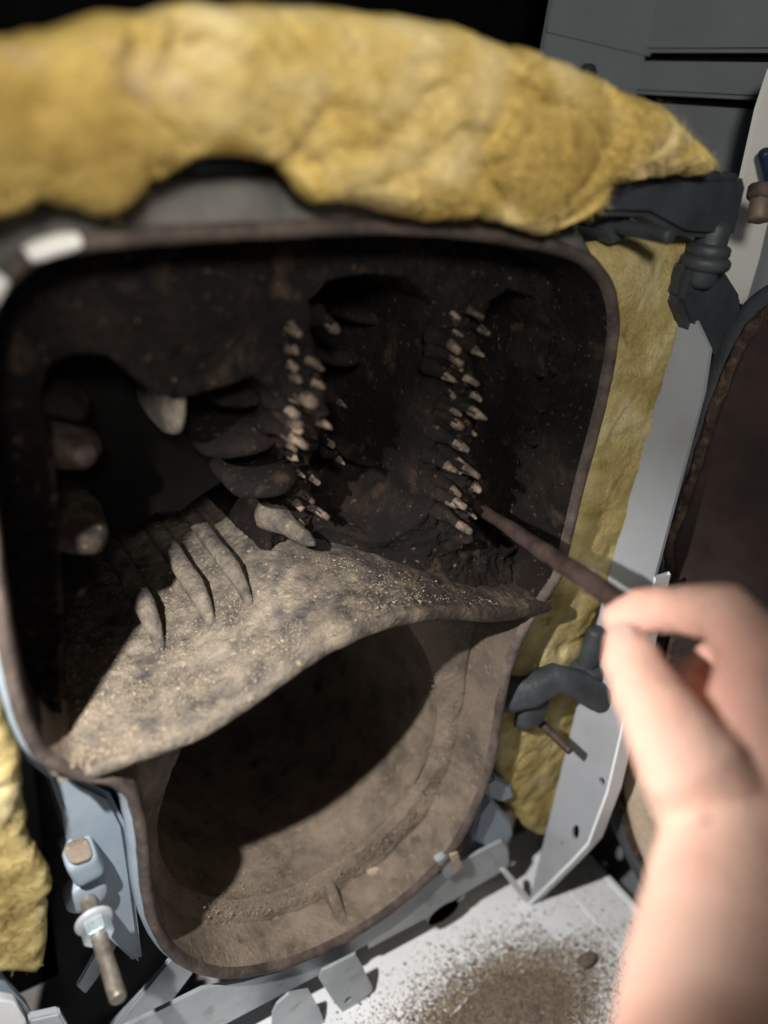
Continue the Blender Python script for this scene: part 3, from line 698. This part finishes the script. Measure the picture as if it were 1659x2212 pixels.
for i in range(64):
    for j in range(5): Fc.append((i*6+j, ((i+1) % 64)*6+j, ((i+1) % 64)*6+j+1, i*6+j+1))
mesh('ceramic_pad', V, Fc, 'ceramic', dr)
p = at(1642, 450, 0, 1.60); bf = thing('pipe_fitting', (1.6, p.y, p.z-.05), 'small brass coloured hex fitting at the right edge of the picture', 'fitting')
u = Vector((0, 1, 0))
tube('fitting_body', [Vector((1.56, p.y-.03, p.z-.02)), Vector((1.57, p.y-.015, p.z+.02))], .024, 'brass', bf, n=6, cap=.2)
tube('fitting_collar', [Vector((1.57, p.y-.015, p.z+.022)), Vector((1.574, p.y-.01, p.z+.04))], .030, 'rim', bf, n=18, cap=.3)
pts = [at(1652,330,1,.12), at(1662,380,1,.12), at(1672,430,1,.12)]
tag(tube('cable_grommet', pts, .014, 'blue', None, n=16), 'dark blue plastic grommet poking past the cream strip at the right edge', 'grommet')
pts = [at(1700,470,0,1.56), at(1632,560,0,1.56), at(1618,640,0,1.56), at(1640,700,0,1.56)]

# ================================================================== BOTTOM
tr = thing('drip_tray', (1.0, -.4, -2.12), 'white enamelled tray under the boiler covered in soot specks', 'tray')
V = [(-.6,-1.4,-2.12),(1.757,-1.4,-2.12),(1.757,.20,-2.12),(-.6,.20,-2.12)]
plate('tray_floor', [Vector(v) for v in V], (0, 0, -1), .012, 'white', tr)
a = at(1275, 1850, 2, -2.118)
box('tray_edge', (1.745, -1.4, -2.119), (1.765, .21, -2.112), 'white', tr, bev=.002)
box('tray_seam', (1.60, -1.4, -2.1195), (1.606, .1, -2.116), 'white', tr, bev=.001)
q = [at(a, b, 1, -.02) for a, b in [(1083,1882),(1096,1880),(1145,1940),(1150,1955),(1140,1958)]]
plate('upright_tab', q, (0, 1, 0), .012, 'white', tr)

rl = thing('frame_rail', (.8, .02, -2.02), 'grey galvanised frame rail with a round hole under the boiler front', 'rail')
zt = -1.78; zb = -1.985
hc = at(958, 1972, 1, .02)
hole = [Vector((hc.x+.055*math.cos(a), .02, hc.z+.04*math.sin(a))) for a in np.linspace(0, 2*math.pi, 20, endpoint=False)]
o1 = [(-.2,-1.80),(.40,-1.80),(.5,-1.85),(.6,-1.885),(.82,-1.888),(.93,-1.865),(1.03,-1.82),(1.10,-1.80),(1.30,-1.80),(1.335,-1.85),(1.36,-1.935),(1.33,-1.95),(1.20,-1.96),(1.195,-1.985),(.87,-1.985),(.865,-1.962),(.83,-1.962),(.825,-1.985),(-.2,-1.985)]
plate('rail_face', [Vector((x, .02, z)) for x, z in o1], (0, 1, 0), .010, 'zinc', rl, holes=[hole])
def tabp(name, L, y, holes=(), m='zinc'): return plate(name, [at(a, b, 1, y) for a, b in L], (0, 1, 0), .008, m, rl, holes=holes)
h2 = at(752, 2160, 1, -.03); hh = [Vector((h2.x+.012*math.cos(a), -.03, h2.z+.012*math.sin(a))) for a in np.linspace(0, 2*math.pi, 14, endpoint=False)]
tabp('slotted_tab', [(697,2098),(768,2062),(782,2085),(804,2132),(803,2142),(752,2186),(740,2186),(722,2165),(690,2116)], -.03, [hh])
tabp('slotted_tab', [(600,2170),(625,2148),(668,2140),(690,2180),(712,2240),(620,2290),(588,2240),(590,2190)], -.03)
# tan board showing through the round hole
bd = box('insulation_board', (.9, .10, -2.10), (1.44, .13, -1.80), 'ceramic'); tag(bd, 'tan fibre board seen through the round hole in the rail', 'board')
# clip and nozzle brackets on the rail
ck = thing('spring_clip', (1.13, .03, -1.83), 'small bent grey clip with tan scale on the rail below the chamber', 'clip')
plate('clip_leaf', [at(a, b, 1, .0) for a, b in [(944,1862),(960,1850),(985,1850),(995,1880),(965,1900)]], (0, 1, 0), .02, 'zinc', ck, bev=.003)
plate('clip_cheek', [at(a, b, 1, -.012) for a, b in [(972,1848),(990,1842),(1000,1872),(985,1885)]], (0, 1, 0), .008, 'ceramic', ck, bev=.002)
br = thing('foot_bracket', (1.25, .06, -1.85), 'blue grey iron foot bracket between boiler and wool, lower right', 'bracket')
plate('bracket_block', [at(a, b, 1, .03) for a, b in [(1035,1760),(1062,1722),(1105,1775),(1112,1800),(1075,1850),(1022,1815)]], (0, 1, 0), .07, 'paint', br, bev=.008)
plate('bracket_block', [at(a, b, 1, .03) for a, b in [(1052,1695),(1072,1680),(1105,1698),(1112,1722),(1085,1735),(1055,1722)]], (0, 1, 0), .05, 'paint', br, bev=.006)
plate('bracket_leg', [at(a, b, 1, .05) for a, b in [(1020,1812),(1056,1838),(1035,1880),(1000,1868)]], (0, 1, 0), .02, 'paint', br, bev=.003)
# lower left frame bits
fr = thing('support_frame', (.2, .1, -2.0), 'grey diagonal frame bars below the left stud', 'frame')
def bar(L, y, th=.012, m='zinc', nm='frame_bar'): return plate(nm, [at(a, b, 1, y) for a, b in L], (0, 1, 0), th, m, fr, bev=.004)
bar([(330,2120),(372,2118),(232,2300),(130,2330)], .20)
bar([(165,2130),(205,2060),(245,2010),(262,2030),(215,2110),(185,2150)], .22, m='zinc')
bar([(372,2068),(420,2100),(300,2260),(215,2260)], .12)
tg = thing('folded_casing', (.02, .0, -2.0), 'pale blue folded casing corner in the bottom left corner of the picture', 'casing panel')
plate('corner_sheet', [at(a, b, 1, .02) for a, b in [(-60,2075),(0,2108),(20,2135),(58,2175),(90,2240),(-60,2300)]], (0, 1, 0), .02, 'paint', tg, bev=.003)
plate('corner_lip', [at(a, b, 1, -.01) for a, b in [(-60,2150),(30,2165),(55,2205),(70,2270),(-60,2290)]], (0, 1, 0), .02, 'white', tg, bev=.003)
bs = plate('metal_bracket', [at(a, b, 1, .0) for a, b in [(62,2205),(130,2190),(150,2225),(80,2260)]], (0, 1, 0), .02, 'zinc', None, bev=.004); tag(bs, 'small dark grey bracket at the bottom left between casing corner and frame bars', 'bracket')

# soot heap
hc0 = at(1080, 2190, 2, -2.12)
V = []; Fc = []; NR = 60; NT = 120
for i in range(NR+1):
    for k in range(NT):
        a = 2*math.pi*k/NT; t = i/NR; R_ = 1+.16*noise.noise(Vector((math.cos(a)*1.6, math.sin(a)*1.6, 3)))+.06*noise.noise(Vector((math.cos(a)*7, math.sin(a)*7, 3)))
        x = hc0.x+.26*R_*t*math.cos(a); y = hc0.y-.03+.125*R_*t*math.sin(a)
        h = .014*(1-t*t)**1.5*(1+.4*noise.noise(Vector((x*9, y*9, 1))))+.006*N3((x, y, 0), 40, 3)*(1-t)+.0012*(1-t)
        V.append((x, y, -2.1195+max(-.002, h+.0016*N3((x, y, 2), 60, 3)-.0022*sst((t-.72)/.25))))
for i in range(NR):
    for k in range(NT): Fc.append((i*NT+k, i*NT+(k+1) % NT, (i+1)*NT+(k+1) % NT, (i+1)*NT+k))
o = mesh('soot_heap', V, Fc, 'sootpile'); tag(o, 'low heap of brown soot swept onto the white tray', 'soot', kind='stuff')
pts = []; pd = []
for _ in range(26000):
    a = random.uniform(0, 6.28); t = .60+abs(random.gauss(0, .40)); x = hc0.x+.35*t*math.cos(a); y = hc0.y-.02+.17*t*math.sin(a)
    if x < 1.44 or y < -.16: (pts if random.random() < .55 else pd).append((x, y, -2.118))
for _ in range(2600):
    x = random.uniform(.7, 1.75); y = random.uniform(-.6, .02)
    pd.append((x, y, -2.118))
for _ in range(7000):
    a = random.uniform(0, 6.28); t = math.sqrt(random.random())*.90; x = hc0.x+.35*t*math.cos(a); y = hc0.y-.02+.17*t*math.sin(a)
    pts.append((x, y, -2.1195+.014*(1-t*t)**1.5))
crumbs('soot_specks', pd, .0034, 'crumbd', 'dark soot specks scattered over the white tray', 'soot')
crumbs('rust_specks', pts, .0030, 'crumb', 'tan rust crumbs round and on the soot heap', 'rust crumbs')
p = at(1272, 2068, 2, -2.10); tag(lump('rust_flake', (p.x, p.y, -2.105), (.030, .018, .014), 'sootpile', None, e=.5, jit=.01), 'one large brown rust flake on the white tray right of the heap', 'rust flake')

# ================================================================== HAND AND ROD
A_ = at(1012, 1082, 1, .20); Bt = atz(1292, 1268, 1.25)
dd = (Bt-A_).normalized(); E_ = Bt+dd*.07
rod = thing('cleaning_rod', tuple(E_), 'dark brown steel cleaning rod held in the hand and pushed into the right flueway', 'rod')
pts = [A_.lerp(E_, t) for t in np.linspace(-.08, 1, 26)]
tube('shaft', pts, [.0135+.0055*max(0, i/25)**1.4 for i in range(26)], 'rod', rod, n=20, cap=.7, jit=.003)
kb = A_-dd*.02; tube('scraper_tip', [kb-dd*.05, kb], [.010, .017], 'rod', rod, n=12, cap=.8)

person = thing('person', tuple(atz(1590, 2500, .62)), 'bare right forearm and hand gripping a dark rod at the right edge', 'person')
hb = bmesh.new()
def cap3(P, r, nn=20): tube_bm(hb, [atz(*p) for p in P], r, n=nn, cap=.9)
WR = (1590, 1790, .90)
cap3([(1640,2700,.56),(1610,2350,.68),(1590,2120,.76),(1582,1920,.84),WR], [.125,.118,.105,.088,.080], 28)
for (q, r) in (((1640,1430,.96),.050),((1690,1400,.975),.046),((1740,1440,.97),.044),((1765,1470,.955),.04)):
    cap3([(WR[0]+(q[0]-WR[0])*.15, WR[1]-20, .91), ((WR[0]+q[0])/2+(q[0]-1600)*.2, (WR[1]+q[1])/2, .93), q], [.070,.062,r])
# thumb
cap3([(1545,1740,.90),(1490,1650,.895),(1432,1560,.92)], [.070,.062,.050]); cap3([(1432,1560,.92),(1392,1485,.97)], [.048,.042]); cap3([(1392,1485,.97),(1362,1420,1.02),(1352,1392,1.045)], [.040,.038,.030])
# index along the rod
cap3([(1650,1430,.95),(1562,1322,1.01)], [.046,.040]); cap3([(1562,1322,1.01),(1440,1316,1.09)], [.039,.032]); cap3([(1440,1316,1.09),(1385,1322,1.11),(1342,1338,1.12)], [.034,.034,.029])
# curled fingers
for (dx, dy, dz) in ((20,60,.01),(60,120,.0),(105,180,-.01)):
    cap3([(1655+dx*.9,1365+dy,1.0+dz),(1560+dx,1345+dy,1.10+dz)], [.044,.036]); cap3([(1560+dx,1345+dy,1.10+dz),(1478+dx,1405+dy,1.14+dz)], [.035,.031]); cap3([(1478+dx,1405+dy,1.14+dz),(1475+dx,1470+dy,1.08+dz)], [.030,.026])
me = bpy.data.meshes.new('arm'); hb.to_mesh(me); hb.free()
for v in me.vertices: v.co = v.co*10
tmp = bpy.data.objects.new('tmp', me); SC.collection.objects.link(tmp)
rm = tmp.modifiers.new('r', 'REMESH'); rm.mode = 'VOXEL'; rm.voxel_size = .036
sm = tmp.modifiers.new('s', 'SMOOTH'); sm.factor = .6; sm.iterations = 6
dg = bpy.context.evaluated_depsgraph_get(); me2 = bpy.data.meshes.new_from_object(tmp.evaluated_get(dg)); bpy.data.objects.remove(tmp)
for v in me2.vertices: v.co = v.co/10
nr = [v.normal.copy() for v in me2.vertices]
for v, q_ in zip(me2.vertices, nr): v.co += q_*(.0016*N3(v.co, 30, 3, 4)+.0007*N3(v.co, 120, 2, 2))
link('hand_and_forearm', me2, 'skin', person)
tp = atz(1360, 1412, 1.03); d1 = (atz(1352,1392,1.045)-atz(1392,1485,.97)).normalized(); out_ = (CAM-tp).normalized(); out_ = (out_-d1*out_.dot(d1)).normalized()
B3 = Matrix((d1.cross(out_), d1, out_)).transposed()
lump('nail', tuple(tp+out_*.031), (.019, .024, .006), 'nail', person, basis=B3, e=.8)
